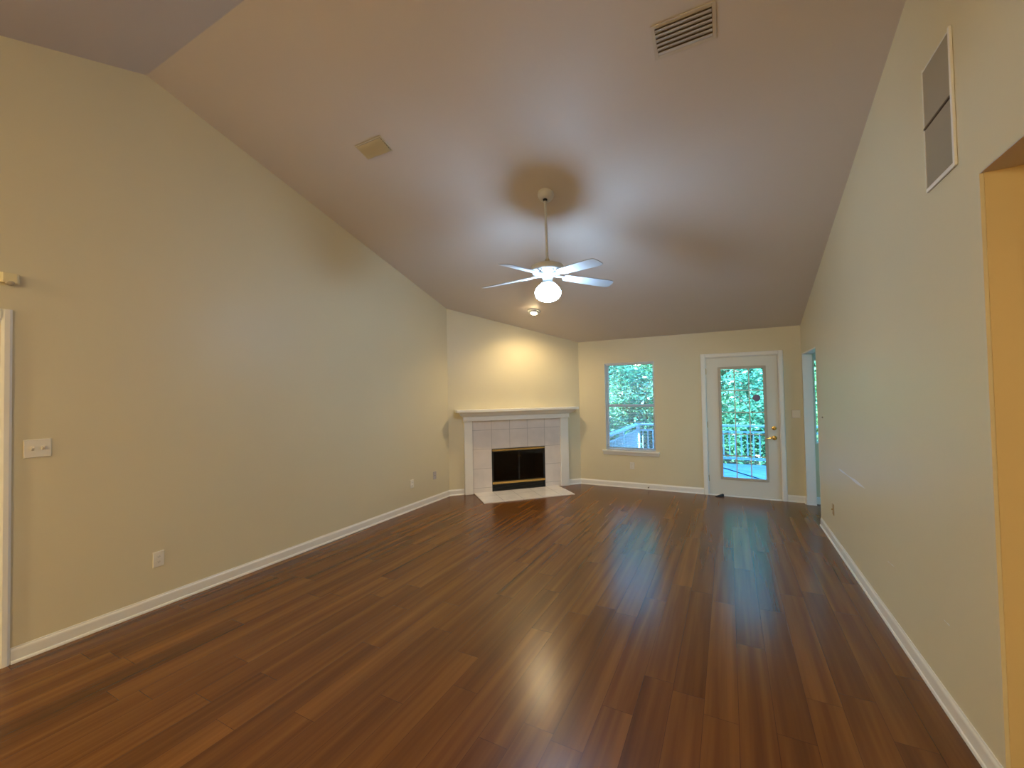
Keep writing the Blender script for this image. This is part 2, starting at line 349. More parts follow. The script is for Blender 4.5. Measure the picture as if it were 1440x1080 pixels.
# ------------------------------------------------------------ baseboards (profiled, swept)
BP = [(0, 0), (0.020, 0), (0.020, 0.006), (0.017, 0.014), (0.012, 0.018), (0.012, 0.072), (0.010, 0.080), (0.006, 0.086), (0.005, 0.094), (0, 0.094)]
def baseboard(name, pts, inward_left=True):
    """pts xy path; profile grows to the left of travel"""
    P = [Vector((*p, 0)) for p in pts]; sg = 1 if inward_left else -1; rings = []
    for i, p in enumerate(P):
        ns = []
        if i > 0: d = (p-P[i-1]).normalized(); ns.append(Vector((-d.y, d.x, 0))*sg)
        if i < len(P)-1: d = (P[i+1]-p).normalized(); ns.append(Vector((-d.y, d.x, 0))*sg)
        if len(ns) == 2:
            nn = (ns[0]+ns[1]).normalized(); nn = nn/nn.dot(ns[0])
        else: nn = ns[0]
        rings.append([p+nn*a+Vector((0, 0, b)) for a, b in BP])
    mb = MB(); n = len(BP); v = [q for r in rings for q in r]; f = []
    for i in range(len(P)-1):
        for k in range(n):
            k2 = (k+1) % n; f.append((i*n+k, i*n+k2, (i+1)*n+k2, (i+1)*n+k))
    f.append(tuple(range(n))); f.append(tuple(range(len(v)-n, len(v))))
    mb.add(v, f); return struct(mb.build(name, M['trim']))
def dp(s, d=0.0, z=0.0):
    q = Vector((XL, YA, 0))+DT*s+DN*d; return (q.x, q.y, z)
baseboard('baseboard_left', [(XL, 0.847), (XL, YA), dp(0.235)[:2]], False)
baseboard('baseboard_back', [dp(2.035)[:2], (XB, YB), (-0.368, YB)], False)
baseboard('baseboard_back_corner', [(0.69, YB), (XR, YB), (XR, 6.835)], False)
baseboard('baseboard_right', [(XR, 5.86), (XR, HY0), (HX, HY0)], False)
baseboard('baseboard_left_rear', [(XL, YF), (XL, -0.105)], False)
baseboard('baseboard_sunroom', [(XR+TH, YB), (4.0, YB)], False)

# ------------------------------------------------------------ door trim at the left edge, closed door behind it
mb = MB()
for y0, y1 in ((-0.10, -0.03), (0.80, 0.845)):
    mb.prism([(XL, y0, 0), (XL+.012, y0, 0), (XL+.020, y0+.012, 0), (XL+.020, y1-.012, 0), (XL+.012, y1, 0), (XL, y1, 0)], (0, 0, 2.145))
mb.prism([(XL, -.0299, 2.075), (XL+.012, -.0299, 2.075), (XL+.02, -.0299, 2.087), (XL+.02, -.0299, 2.133), (XL+.012, -.0299, 2.145), (XL, -.0299, 2.145)], (0, .8298, 0))
struct(mb.build('trim_1', M['trim']), 'white door casing on the left wall')
d2 = empty('door_2', (XL-.05, -0.03, 0)); struct(d2)
mb = MB(); mb.box((XL-.08, -.028, .006), (XL-.04, .798, 2.07)); 
o = mb.build('slab', M['door'], None, 0.002); o.parent = d2; o.matrix_parent_inverse = Matrix.Translation(-Vector(d2.location))
mb = MB(); T = Matrix.Translation((XL-.04, .73, .95)) @ Matrix.Rotation(PI/2, 4, 'Y'); mb.lathe([(0.03, 0), (.03, .005), (.012, .01), (.012, .03), (.026, .04), (.028, .052), (.018, .062)], 20, T)
o = mb.build('door_knob', M['brass'], None); o.parent = d2; o.matrix_parent_inverse = Matrix.Translation(-Vector(d2.location))
def adopt(o, par):
    o.parent = par; o.matrix_parent_inverse = par.matrix_world.inverted() if par.matrix_world != Matrix.Identity(4) else Matrix.Identity(4)
    return o

# ------------------------------------------------------------ window 1
win = empty('window_1'); struct(win)
yo = YB+0.075                                # sash plane
mb = MB(); frame2(mb, WX0, WX1, WZ0, WZ1, 0.014, yo-.005, yo+.06); mb.build('window_frame', M['white'], win, 0.002)
zm = 1.335
for nm, za, zb, yy in (('upper_sash', zm-.02, WZ1-.014, yo+.028), ('lower_sash', WZ0+.014, zm+.02, yo)):
    mb = MB(); frame2(mb, WX0+.014, WX1-.014, za, zb, 0.026, yy, yy+.026); so = mb.build(nm, M['white'], win, 0.002)
    mb = MB(); mb.box((WX0+.038, yy+.012, za+.024), (WX1-.038, yy+.016, zb-.024)); mb.build('pane', M['glass'], so)
mb = MB(); mb.box((WX0+.0005, YB+.0005, WZ0+.0005), (WX1-.0005, yo, WZ0+.004)); mb.box((WX0-.055, YB-.045, WZ0-.022), (WX1+.055, YB+.0, WZ0+.004))
mb.prism([(WX0-.045, YB, WZ0-.022), (WX0-.045, YB-.022, WZ0-.022), (WX0-.045, YB-.014, WZ0-.07), (WX0-.045, YB, WZ0-.075)], (WX1-WX0+.09, 0, 0))
mb.build('window_sill', M['trim'], win, 0.003)
mb = MB()   # thin white returns of the reveal
mb.box((WX0+.0005, YB+.002, WZ0+.004), (WX0+.006, yo-.005, WZ1-.0005)); mb.box((WX1-.006, YB+.002, WZ0+.004), (WX1-.0005, yo-.005, WZ1-.0005)); mb.box((WX0+.006, YB+.002, WZ1-.006), (WX1-.006, yo-.005, WZ1-.0005))
mb.build('window_reveal', M['trim'], win)
# mini blind
bl = empty('window_blind', ((WX0+WX1)/2, YB+.035, WZ0+.01)); tag(bl, 'white horizontal mini blind with open slats hanging in the living room window', 'window blind')
def A(o, par): 
    o.parent = par; o.matrix_parent_inverse = Matrix.Translation(-Vector(par.location)); return o
mb = MB(); mb.box((WX0+.012, YB+.022, WZ1-.034), (WX1-.012, YB+.050, WZ1-.008)); A(mb.build('head_rail', M['slat'], None, .002), bl)
mb = MB(); z = WZ0+.030
tl = math.radians(11)
while z < WZ1-.04:
    dy, dz = .0115*math.cos(tl), .0115*math.sin(tl)
    pts = [(-1, 0.0), (0, 0.0016), (1, 0.0)]
    up = [(WX0+.014, YB+.036+dy*a, z+dz*a+b) for a, b in pts]; lo = [(p[0], p[1], p[2]-.0006) for p in reversed(up)]
    mb.prism(up+lo, (WX1-WX0-.028, 0, 0)); z += .0215
A(mb.build('slats', M['slat']), bl)
mb = MB(); mb.box((WX0+.014, YB+.025, WZ0+.010), (WX1-.014, YB+.047, WZ0+.022)); A(mb.build('bottom_rail', M['slat'], None, .002), bl)
for fx in (.15, .5, .85):
    x = WX0+(WX1-WX0)*fx; mb = MB()
    for yy in (YB+.0235, YB+.0485): mb.tube([(x, yy, WZ0+.02), (x, yy, WZ1-.03)], .0008, 5)
    A(mb.build('ladder_cord', M['slat']), bl)

# ------------------------------------------------------------ back door
dr = empty('door_1'); struct(dr)
mb = MB(); GX0, GX1, GZ0, GZ1 = -.105, .450, .275, 1.875; DZ0, DZ1 = .018, 2.048; y0, y1 = YB+.012, YB+.056
mb.box((DX0+.003, y0, DZ0), (GX0, y1, DZ1)); mb.box((GX1, y0, DZ0), (DX1-.003, y1, DZ1)); mb.box((GX0, y0, DZ0), (GX1, y1, GZ0)); mb.box((GX0, y0, GZ1), (GX1, y1, DZ1))
slab = mb.build('door_slab', M['door'], dr)
mb = MB(); fw = .030
for (a0, a1, b0, b1) in ((GX0-fw, GX0+.006, GZ0-fw, GZ1+fw), (GX1-.006, GX1+fw, GZ0-fw, GZ1+fw), (GX0+.006, GX1-.006, GZ0-fw, GZ0+.006), (GX0+.006, GX1-.006, GZ1-.006, GZ1+fw)):
    mb.box((a0, y0-.012, b0), (a1, y0, b1))
mb.build('glass_frame', M['lite_frame'], dr, .004)
mb = MB(); mb.box((GX0, YB+.030, GZ0), (GX1, YB+.036, GZ1)); gl = mb.build('glass_pane', M['glass'], dr)
mb = MB()
for k in (1, 2): x = GX0+(GX1-GX0)*k/3; mb.box((x-.007, YB+.020, GZ0), (x+.007, YB+.029, GZ1))
for k in (1, 2, 3, 4): z = GZ0+(GZ1-GZ0)*k/5; mb.box((GX0, YB+.0202, z-.007), (GX1, YB+.0288, z+.007))
mb.build('muntin_grid', M['door'], dr)
# jamb and casing
mb = MB(); mb.box((DX0-.019, YB, 0), (DX0, YB+.14, 2.069)); mb.box((DX1, YB, 0), (DX1+.019, YB+.14, 2.069)); mb.box((DX0, YB, 2.050), (DX1, YB+.14, 2.069))
mb.box((DX0, YB+.058, 0), (DX0+.012, YB+.07, 2.05)); mb.box((DX1-.012, YB+.058, 0), (DX1, YB+.07, 2.05)); mb.box((DX0+.012, YB+.058, 2.038), (DX1-.012, YB+.07, 2.05))
mb.build('jamb', M['trim'], dr)
mb = MB(); mb.prism([(DX0+.0, YB-.012, 0.0), (DX0, YB+.03, .0), (DX0, YB+.03, .014), (DX0, YB-.002, .014)], (DX1-DX0, 0, 0)); mb.box((DX0, YB+.031, 0), (DX1, YB+.14, .016))
mb.build('threshold', M['trim'], dr)
mb = MB()
def vcas(x0, x1, zt):
    mb.prism([(x0, YB, 0), (x0, YB-.010, 0), (x0+.010, YB-.018, 0), (x1-.010, YB-.018, 0), (x1, YB-.010, 0), (x1, YB, 0)], (0, 0, zt))
vcas(-.368, DX0-.004, 2.112); vcas(DX1+.004, .690, 2.112)
mb.prism([(DX0-.004, YB, 2.054), (DX0-.004, YB-.010, 2.054), (DX0-.004, YB-.018, 2.064), (DX0-.004, YB-.018, 2.102), (DX0-.004, YB-.010, 2.112), (DX0-.004, YB, 2.112)], (DX1-DX0+.008, 0, 0))
struct(mb.build('trim_2', M['trim']), 'white casing around the glazed back door')
T = Matrix.Translation((.558, y0, 1.013)) @ Matrix.Rotation(PI/2, 4, 'X')
mb = MB(); mb.lathe([(.031, 0), (.031, .004), (.027, .012), (.016, .014), (.014, .02)], 28, T); mb.box((.545, y0-.036, 1.008), (.571, y0-.018, 1.018)); mb.build('deadbolt', M['brass'], dr)
T = Matrix.Translation((.558, y0, .875)) @ Matrix.Rotation(PI/2, 4, 'X')
mb = MB(); mb.lathe([(.033, 0), (.033, .004), (.028, .012), (.012, .016), (.011, .045), (.013, .052)], 28, T)
mb.tube([(.558, y0-.047, .875), (.535, y0-.050, .878), (.505, y0-.048, .876), (.470, y0-.046, .868), (.455, y0-.046, .862)], [.010, .0105, .009, .008, .006], 10)
mb.build('door_handle', M['brass'], dr)
for z in (.25, 1.05, 1.85):
    mb = MB(); mb.tube([(DX0+.001, y0-.006, z-.045), (DX0+.001, y0-.006, z+.045)], .006, 10); mb.build('hinge', M['brass'], dr)
# disc stuck to the glass
mb = MB(); T = Matrix.Translation((.355, YB+.019, 1.445)) @ Matrix.Rotation(PI/2, 4, 'X')
mb.lathe([(.046, 0), (.049, .002), (.049, .006), (.044, .009), (.02, .010), (.001, .010)], 32, T)
tag(mb.build('suncatcher_disc', M['disc'], None), 'small dusky purple round disc stuck on the door glass', 'disc')
# black door stopper on floor, spring stop on baseboard
mb = MB(); T = Matrix.Translation((-.16, YB-.062, 0)) @ Matrix.Rotation(.6, 4, 'Z')
mb.hexa([T @ Vector(p) for p in [(-.06, -.018, .0), (.06, -.018, 0), (.06, .018, 0), (-.06, .018, 0), (-.06, -.018, .006), (.06, -.018, .035), (.06, .018, .035), (-.06, .018, .006)]])
tag(mb.build('door_wedge', M['rubber'], None, .002), 'small black rubber wedge on the floor at the foot of the back door', 'door wedge')
ds = empty('door_stop', (-1.166, YB-.012, .045)); tag(ds, 'small spring door stop sticking out of the baseboard below the window', 'door stop')
mb = MB(); pts = []
for k in range(0, 97):
    a = k*2*PI/12; pts.append((-1.166+.006*math.cos(a), YB-.012-.0007*k, .045+.006*math.sin(a)))
mb.tube(pts, .0016, 5); A(mb.build('spring', M['grille']), ds)
mb = MB(); T = Matrix.Translation((-1.166, YB-.078, .045)) @ Matrix.Rotation(PI/2, 4, 'X'); mb.lathe([(.004, -.004), (.009, 0), (.009, .008), (.006, .012)], 14, T); A(mb.build('rubber_tip', M['rubber']), ds)

# ------------------------------------------------------------ opening to the side room
mb = MB(); 
mb.box((XR-.004, 6.815, 0), (XR+TH+.004, 6.830, 2.03)); mb.box((XR-.002, 5.86, 0), (XR+TH+.002, 5.868, 2.03)); mb.box((XR-.004, 5.86, 2.03), (XR+TH+.004, 6.830, 2.045))
struct(mb.build('trim_3', M['trim']), 'white jamb of the opening in the right wall')
w3 = empty('added_window'); struct(w3); mb = MB()  # unseen window added to bring daylight onto the jamb
for a, b, c, d_ in ((3.2, 3.26, .5, 2.2), (4.67, 4.73, .5, 2.2), (6.14, 6.2, .5, 2.2)): mb.box((4.02, a, c), (4.07, b, d_))
for a, b in ((.5, .56), (2.14, 2.2)): mb.box((4.02, 3.26, a), (4.07, 4.67, b)); mb.box((4.02, 4.73, a), (4.07, 6.14, b))
mb.build('window_frame', M['trim'], w3); mb = MB(); mb.box((4.04, 3.26, .56), (4.044, 4.67, 2.14)); mb.box((4.04, 4.73, .56), (4.044, 6.14, 2.14)); mb.build('pane', M['glass'], w3)
w2 = empty('window_2'); struct(w2)
mb = MB(); frame2(mb, W2[0], W2[1], W2[2], W2[3], .02, YB+.03, YB+.09); mb.box((W2[0]+.02, YB+.03, 1.94), (W2[1]-.02, YB+.09, 2.06)); mb.build('window_frame', M['trim'], w2, .002)
mb = MB(); mb.box((W2[0]+.02, YB+.055, W2[2]+.02), (W2[1]-.02, YB+.059, 1.94)); mb.build('pane', M['glass'], w2)
mb = MB(); mb.box((W2[0]+.02, YB+.055, 2.06), (W2[1]-.02, YB+.059, W2[3]-.02)); mb.build('transom_pane', M['glass'], w2)

# ------------------------------------------------------------ fireplace (object X along the corner wall, -Y into the room)
TF = Matrix.Translation((XL, YA, 0)) @ Matrix.Rotation(math.atan2(DT.y, DT.x), 4, 'Z')
fp = empty('fireplace', T=TF); tag(fp, 'corner fireplace with white mantel, grey tile surround and black brass-trimmed firebox', 'fireplace')
def FB(mb, name, material, bevel=0, parent=None): return mb.build(name, material, parent or fp, bevel)
mb = MB(); mb.box((.100, -.205, 1.292), (2.158, -.001, 1.333)); FB(mb, 'mantel_shelf', M['trim'], .004)
prof = [(-.001, 1.215), (-.062, 1.215), (-.070, 1.222), (-.082, 1.228), (-.112, 1.240), (-.142, 1.262), (-.160, 1.280), (-.165, 1.292), (-.001, 1.292)]
x0, x1 = .213, 2.050; mb = MB(); v = []
for a, b in prof: off = max(0, -a-.062); v.append((x0-off*.75, a, b))
for a, b in prof: off = max(0, -a-.062); v.append((x1+off*.75, a, b))
n = len(prof); mb.add(v, [tuple(range(n)), tuple(range(n, 2*n))]+[(i, (i+1) % n, n+(i+1) % n, n+i) for i in range(n)]); FB(mb, 'crown_moulding', M['trim'])
mb = MB(); mb.box((.225, -.075, 1.150), (2.040, -.001, 1.2148)); mb.box((.219, -.080, 1.150), (2.046, -.0752, 1.162)); FB(mb, 'frieze_board', M['trim'], .002)
for a, b in ((.240, .368), (1.885, 2.030)):
    mb = MB(); mb.box((a, -.050, 0), (b, -.001, 1.1495)); FB(mb, 'pilaster', M['trim'], .004)
mb = MB(); mb.box((.3685, -.022, .0), (.685, -.001, 1.1495)); mb.box((1.60, -.022, .0), (1.8845, -.001, 1.1495)); mb.box((.685, -.022, .69), (1.60, -.001, 1.1495)); FB(mb, 'tile_surround', M['tile'], .001)
mb = MB(); mb.box((.385, -.665, .0005), (1.825, -.0225, .014)); FB(mb, 'hearth', M['tile_h'], .002)
# firebox
fb = empty('firebox'); fb.parent = fp
mb = MB(); d = .40; t = .02
mb.box((.69, -.001, .0), (.71, d, .685)); mb.box((1.575, -.001, .0), (1.595, d, .685)); mb.box((.71, -.001, .0), (1.575, d, .14)); mb.box((.71, -.001, .64), (1.575, d, .685)); mb.box((.71, d-.02, .14), (1.575, d, .64))
FB(mb, 'chamber', M['soot'], 0, fb)
mb = MB(); frame2(mb, .686, 1.599, .002, .689, .020, -.030, -.002); mb.box((.706, -.028, .112), (1.579, -.002, .128)); mb.box((.706, -.024, .645), (1.579, -.002, .669)); 
for k in range(4): z = .030+k*.021; mb.box((.706, -.020, z), (1.579, -.004, z+.012))
FB(mb, 'metal_frame', M['black'], .001, fb)
mb = MB(); mb.box((.690, -.042, .652), (1.595, -.0305, .680)); FB(mb, 'top_trim', M['brass'], .004, fb)
mb = MB(); mb.box((.690, -.042, .125), (1.595, -.0305, .162)); FB(mb, 'bottom_trim', M['brass'], .004, fb)
for a, b in ((.708, 1.136), (1.149, 1.577)):
    mb = MB(); frame2(mb, a, b, .165, .643, .008, -.024, -.012); o = FB(mb, 'door_frame', M['black'], 0, fb)
    mb = MB(); mb.box((a+.008, -.020, .173), (b-.008, -.016, .635)); FB(mb, 'glass_door', M['smoked'], 0, fb)
for cx in (1.125, 1.160):
    mb = MB(); mb.tube([(cx, -.024, .56), (cx, -.040, .56)], .006, 10); FB(mb, 'door_knob', M['brass'], 0, fb)
mb = MB()
for y in (.10, .20, .30): mb.box((.86, y, .142), (1.43, y+.012, .175))
for x in (.90, 1.05, 1.20, 1.35): mb.box((x, .08, .175), (x+.012, .33, .185))
gro = mb.build('fire_grate', M['black'], None); gro.matrix_world = TF; tag(gro, 'black iron grate standing inside the fireplace', 'grate')
for i, (xa, ya, xb, yb, z, r, lb) in enumerate(((.88, .14, 1.42, .16, .228, .042, 'charred log at the front of the fireplace grate'), (.90, .27, 1.40, .25, .225, .038, 'charred log at the back of the fireplace grate'), (.96, .17, 1.36, .26, .300, .034, 'charred log laid slantwise on top of the other two'))):
    mb = MB(); pts = []; rs = []
    for k in range(9):
        u = k/8; pts.append((xa+(xb-xa)*u, ya+(yb-ya)*u+.006*math.sin(5*u+i), z+.004*math.sin(7*u+i))); rs.append(r*(1+.06*math.sin(9*u+2*i)))
    mb.tube(pts, rs, 14); lo = mb.build('firewood_log', M['wood_log'], None); lo.matrix_world = TF; tag(lo, lb, 'log', 'logs in the fireplace')

# ------------------------------------------------------------ ceiling fan
FX, FY = -1.47, 3.59; ZB = 2.61; zc = ctop(FY)
fan = empty('ceiling_fan', (FX, FY, zc)); tag(fan, 'white five-blade ceiling fan on a long downrod with a lit globe', 'ceiling fan')
sl = math.atan(S1)
# canopy hugging the slope
T = Matrix.Translation((0, 0, .0)) @ Matrix.Rotation(-sl, 4, 'X')
mb = MB(); mb.lathe([(.074, .0), (.076, -.012), (.074, -.030), (.064, -.050), (.046, -.066), (.030, -.073), (.026, -.073), (.022, -.05)], 36, T); mb.build('canopy', M['fan'], fan)
mb = MB(); T2 = Matrix.Translation((0, -.021, -.066)); mb.lathe([(.004, .012), (.016, .008), (.021, 0), (.016, -.010), (.013, -.014)], 20, T2); mb.build('hanger_ball', M['black'], fan)
mb = MB(); mb.tube([(0, -.021, -.072), (0, -.0, ZB+.175-zc)], .0115, 16); mb.build('downrod', M['fan'], fan)
mb = MB(); mb.lathe([(.016, ZB+.215-zc), (.021, ZB+.210-zc), (.022, ZB+.175-zc), (.030, ZB+.162-zc)], 20); mb.build('rod_coupling', M['grille'], fan)
zb = ZB-zc+.052
mb = MB(); mb.lathe([(.024, zb+.118), (.060, zb+.116), (.112, zb+.110), (.144, zb+.098), (.155, zb+.082), (.155, zb+.058), (.150, zb+.048), (.10, zb+.046)], 48); mb.build('motor_housing', M['fan'], fan)
mb = MB(); mb.lathe([(.150, zb+.047), (.140, zb+.034), (.100, zb+.020), (.062, zb+.014), (.05, zb+.014)], 48)
for k in range(24):
    a = 2*PI*k/24; R = Matrix.Rotation(a, 4, 'Z')
    mb.hexa([R @ Vector(p) for p in [(.070, -.0035, zb+.008), (.138, -.0055, zb+.024), (.138, .0055, zb+.024), (.070, .0035, zb+.008), (.070, -.0035, zb+.020), (.138, -.0055, zb+.038), (.138, .0055, zb+.038), (.070, .0035, zb+.020)]])
mb.build('vent_plate', M['fan_blade'], fan)
def bladeoutline():
    o = [(.175, -.050), (.30, -.058), (.48, -.066), (.62, -.068)]
    for k in range(9):
        a = -PI/2+PI*k/8; c = math.cos(a); s_ = math.sin(a)
        o.append((.615+.048*(abs(c)**.6), .066*(1 if s_ > 0 else -1)*(abs(s_)**.75)))
    o += [(.62, .068), (.48, .066), (.30, .058), (.175, .050), (.165, .03), (.165, -.03)]
    return o
for k in range(5):
    a = math.radians(-101+72*k)
    T = Matrix.Translation((0, 0, zb+.008)) @ Matrix.Rotation(a, 4, 'Z') @ Matrix.Rotation(math.radians(4.3), 4, 'Y') @ Matrix.Rotation(math.radians(-12), 4, 'X')
    mb = MB(); mb.prism([T @ Vector((x, y, 0)) for x, y in bladeoutline()], T.to_3x3() @ Vector((0, 0, .006)))
    b = mb.build('blade', M['fan_blade'], fan)
    mb = MB()
    mb.prism([T @ Vector((x, y, -.004)) for x, y in [(.150, -.012), (.180, -.035), (.225, -.040), (.255, -.022), (.262, 0), (.255, .022), (.225, .040), (.180, .035), (.150, .012)]], T.to_3x3() @ Vector((0, 0, .0038)))
    R = Matrix.Rotation(a, 4, 'Z')
    mb.hexa([R @ Vector(p) for p in [(.075, -.014, zb+.000), (.160, -.011, zb+.000), (.160, .011, zb+.000), (.075, .014, zb+.000), (.075, -.014, zb+.012), (.160, -.011, zb+.008), (.160, .011, zb+.008), (.075, .014, zb+.012)]])
    for sx, sy in ((.195, -.024), (.195, .024), (.240, 0)):
        mb.lathe([(.005, -.007), (.005, -.004)], 8, T @ Matrix.Translation((sx, sy, 0)))
    mb.build('blade_iron', M['fan_blade'], b)
mb = MB(); mb.lathe([(.052, zb+.014), (.054, zb+.006), (.048, zb-.004), (.046, zb-.050), (.050, zb-.056), (.052, zb-.056), (.058, zb-.060), (.066, zb-.070), (.060, zb-.070), (.050, zb-.060)], 36); mb.build('switch_housing', M['fan_blade'], fan)
mb = MB(); gz = zb-.060
mb.lathe([(.044, gz), (.058, gz-.008), (.086, gz-.030), (.108, gz-.056), (.120, gz-.084), (.120, gz-.106), (.110, gz-.132), (.090, gz-.153), (.060, gz-.168), (.028, gz-.175), (.002, gz-.177)], 48); mb.build('globe', M['globe'], fan)
mb = MB(); mb.tube([(.048, -.01, zb-.03), (.055, -.012, zb-.036), (.0555, -.0125, zb-.056)], .0015, 5); mb.build('pull_chain', M['brass'], fan)

# ------------------------------------------------------------ recessed eyeball light
T = Matrix.Translation((-2.570, 5.711, ctop(5.711))) @ Matrix.Rotation(-sl, 4, 'X')
rl = empty('recessed_light', T=T); tag(rl, 'lit recessed spotlight in the ceiling above the mantel', 'ceiling light')
mb = MB(); mb.lathe([(.060, -.001), (.098, -.001), (.096, -.008), (.075, -.014), (.062, -.012), (.060, -.001)], 36, caps=False); mb.build('trim_ring', M['white'], rl)
mb = MB(); mb.lathe([(.058, -.001), (.060, -.012), (.056, -.030), (.050, -.032), (.048, -.016)], 32, caps=False); mb.build('eyeball', M['white'], rl)
mb = MB(); mb.lathe([(.047, -.0335), (.046, -.036), (.030, -.040), (.002, -.041)], 32, Matrix.Rotation(sl, 4, 'X')); mb.build('bulb', M['bulb'], rl)
sl_ = bpy.data.lights.new('reflector_beam', 'SPOT'); sl_.energy = SPOT; sl_.color = (1.0, 0.76, 0.42); sl_.spot_size = math.radians(150); sl_.spot_blend = 0.7; sl_.shadow_soft_size = 0.035
so_ = bpy.data.objects.new('reflector_beam', sl_); COL.objects.link(so_); so_.location = (-2.570, 5.699, ctop(5.711)-.050)

# ------------------------------------------------------------ ceiling vents
def vent(name, xc, yc, wx, wy, label, material, nsl, ang, fr=.022):
    T = Matrix.Translation((xc, yc, ctop(yc))) @ Matrix.Rotation(-sl, 4, 'X')
    e = empty(name, T=T); tag(e, label, 'ceiling vent', 'vents in the sloping ceiling')
    mb = MB(); X, Y = wx/2, wy/2
    for a0, a1, b0, b1 in ((-X-fr, -X, -Y-fr, Y+fr), (X, X+fr, -Y-fr, Y+fr), (-X, X, -Y-fr, -Y), (-X, X, Y, Y+fr)): mb.box((a0, b0, -.007), (a1, b1, -.0005))
    mb.build('frame', material, e, .002)
    mb = MB(); mb.box((-X, -Y, -.0025), (X, Y, -.0005)); mb.build('duct_opening', M['dark'], e)
    p = wy/nsl
    for k in range(nsl):
        yk = -Y+p*(k+.5); R = Matrix.Translation((0, yk, -.012)) @ Matrix.Rotation(ang, 4, 'X')
        mb = MB(); mb.box((-X+.001, -p*.49, -.0008), (X-.001, p*.49, .0008), R); mb.build('slat', material, e)
vent('ceiling_vent', -.180, 2.665, .310, .165, 'larger white ceiling vent near the top of the photo, widely spaced slats', M['vent'], 6, math.radians(24))
vent('ceiling_vent', -2.675, 2.630, .275, .135, 'smaller tan ceiling vent near the left wall', M['vent_tan'], 6, math.radians(-30), .012)

# ------------------------------------------------------------ return air grille high on the right wall
rg = empty('return_air_grille', (XR, 2.60, 2.83)); tag(rg, 'tall tan return air grille in a white frame high on the right wall', 'air grille')
gy0, gy1, gz0, gz1 = 2.478, 2.745, 2.540, 3.118
mb = MB(); fr = .018
for a0, a1, b0, b1 in ((gy0-fr, gy0, gz0-fr, gz1+fr), (gy1, gy1+.006, gz0-fr, gz1+fr), (gy0, gy1, gz0-fr, gz0), (gy0, gy1, gz1, gz1+.006)): mb.box((XR-.011, a0, b0), (XR-.0005, a1, b1))
A(mb.build('frame', M['trim'], None, .002), rg)
mb = MB(); mb.box((XR-.003, gy0, gz0), (XR-.0005, gy1, gz1)); A(mb.build('backing', M['dark']), rg)
for z0_, z1_ in ((gz0, 2.832), (2.838, gz1)):
    mb = MB(); z = z0_+.006
    while z < z1_-.004:
        R = Matrix.Translation((XR-.006, 0, z)) @ Matrix.Rotation(math.radians(40), 4, 'Y'); mb.box((-.004, gy0, -.0006), (.004, gy1, .0006), R); z += .0075
    A(mb.build('louvre_panel', M['grille']), rg)
mb = MB(); mb.box((XR-.013, gy0, 2.831), (XR-.003, gy1, 2.839)); A(mb.build('divider', M['dark']), rg)

# ------------------------------------------------------------ switches, outlets
def onwall(side, u, z):
    """local X to the right seen from the room, local -Y into the room, Z up"""
    if side == 'left':  return Matrix.Translation((XL, u, z)) @ Matrix.Rotation(PI/2, 4, 'Z')
    if side == 'right': return Matrix.Translation((XR, u, z)) @ Matrix.Rotation(-PI/2, 4, 'Z')
    if side == 'back':  return Matrix.Translation((u, YB, z))
def plate_mb(w_, h_, t=.006):
    mb = MB(); b = .004
    mb.hexa([(-w_/2, -.0003, -h_/2), (w_/2, -.0003, -h_/2), (w_/2, -.0003, h_/2), (-w_/2, -.0003, h_/2), (-w_/2+b, -t, -h_/2+b), (w_/2-b, -t, -h_/2+b), (w_/2-b, -t, h_/2-b), (-w_/2+b, -t, h_/2-b)]); return mb
def outlet(side, u, z, label, material, group='wall outlets', name='wall_outlet', sc=1.0):
    e = empty(name, T=onwall(side, u, z)); tag(e, label, 'outlet', group)
    plate_mb(.072*sc, .116*sc, .007).build('plate', material, e)
    for dz in (-.0195, .0195):
        mb = MB(); mb.lathe([(.0165, 0), (.0165, .003)], 20, Matrix.Translation((0, -.0068, dz)) @ Matrix.Rotation(PI/2, 4, 'X'))
        r = mb.build('receptacle', material, e)
        mb = MB(); mb.box((-.007, -.0102, dz-.004), (-.005, -.0097, dz+.005)); mb.box((.005, -.0102, dz-.004), (.007, -.0097, dz+.005)); mb.box((-.002, -.0102, dz-.011), (.002, -.0097, dz-.008)); mb.build('slots', M['dark'], r)
    return e
outlet('left', 1.585, .365, 'white wall outlet near the left edge of the photo, low on the left wall', M['plate'])
outlet('left', 4.45, .36, 'white outlet low on the left wall towards the fireplace, left of the grey jack plate', M['plate'])
outlet('back', -1.425, .36, 'white outlet on the back wall below the window', M['plate'])
def jack(side, u, z, label, material, knob):
    e = empty('jack_plate', T=onwall(side, u, z)); tag(e, label, 'jack plate')
    plate_mb(.070, .114, .006).build('plate', material, e)
    mb = MB(); mb.lathe([(.007, 0), (.007, .006), (.004, .010)], 12, Matrix.Translation((0, -.006, 0)) @ Matrix.Rotation(PI/2, 4, 'X')); mb.build('socket', knob, e)
jack('left', 4.95, .385, 'grey jack plate low on the left wall just before the fireplace corner', M['grey_plate'], M['grille'])
jack('right', 5.21, .35, 'tan brown jack plate low on the right wall near its far end', M['almond'], M['brass'])
sw = empty('light_switch', T=onwall('left', .955, 1.285)); tag(sw, 'white double light switch plate on the left wall beside the door casing', 'light switch')
plate_mb(.122, .116, .008).build('plate', M['plate'], sw)
for dx in (-.023, .023):
    mb = MB(); mb.hexa([(dx-.006, -.008, -.013), (dx+.006, -.008, -.013), (dx+.006, -.008, .013), (dx-.006, -.008, .013), (dx-.005, -.020, .004), (dx+.005, -.020, .004), (dx+.005, -.018, .013), (dx-.005, -.018, .013)]); mb.build('toggle', M['plate'], sw)
sw = empty('light_switch', T=onwall('back', .822, 1.215)); tag(sw, 'light switch plate on the back wall right of the back door', 'light switch')
plate_mb(.100, .116, .007).build('plate', M['plate'], sw)
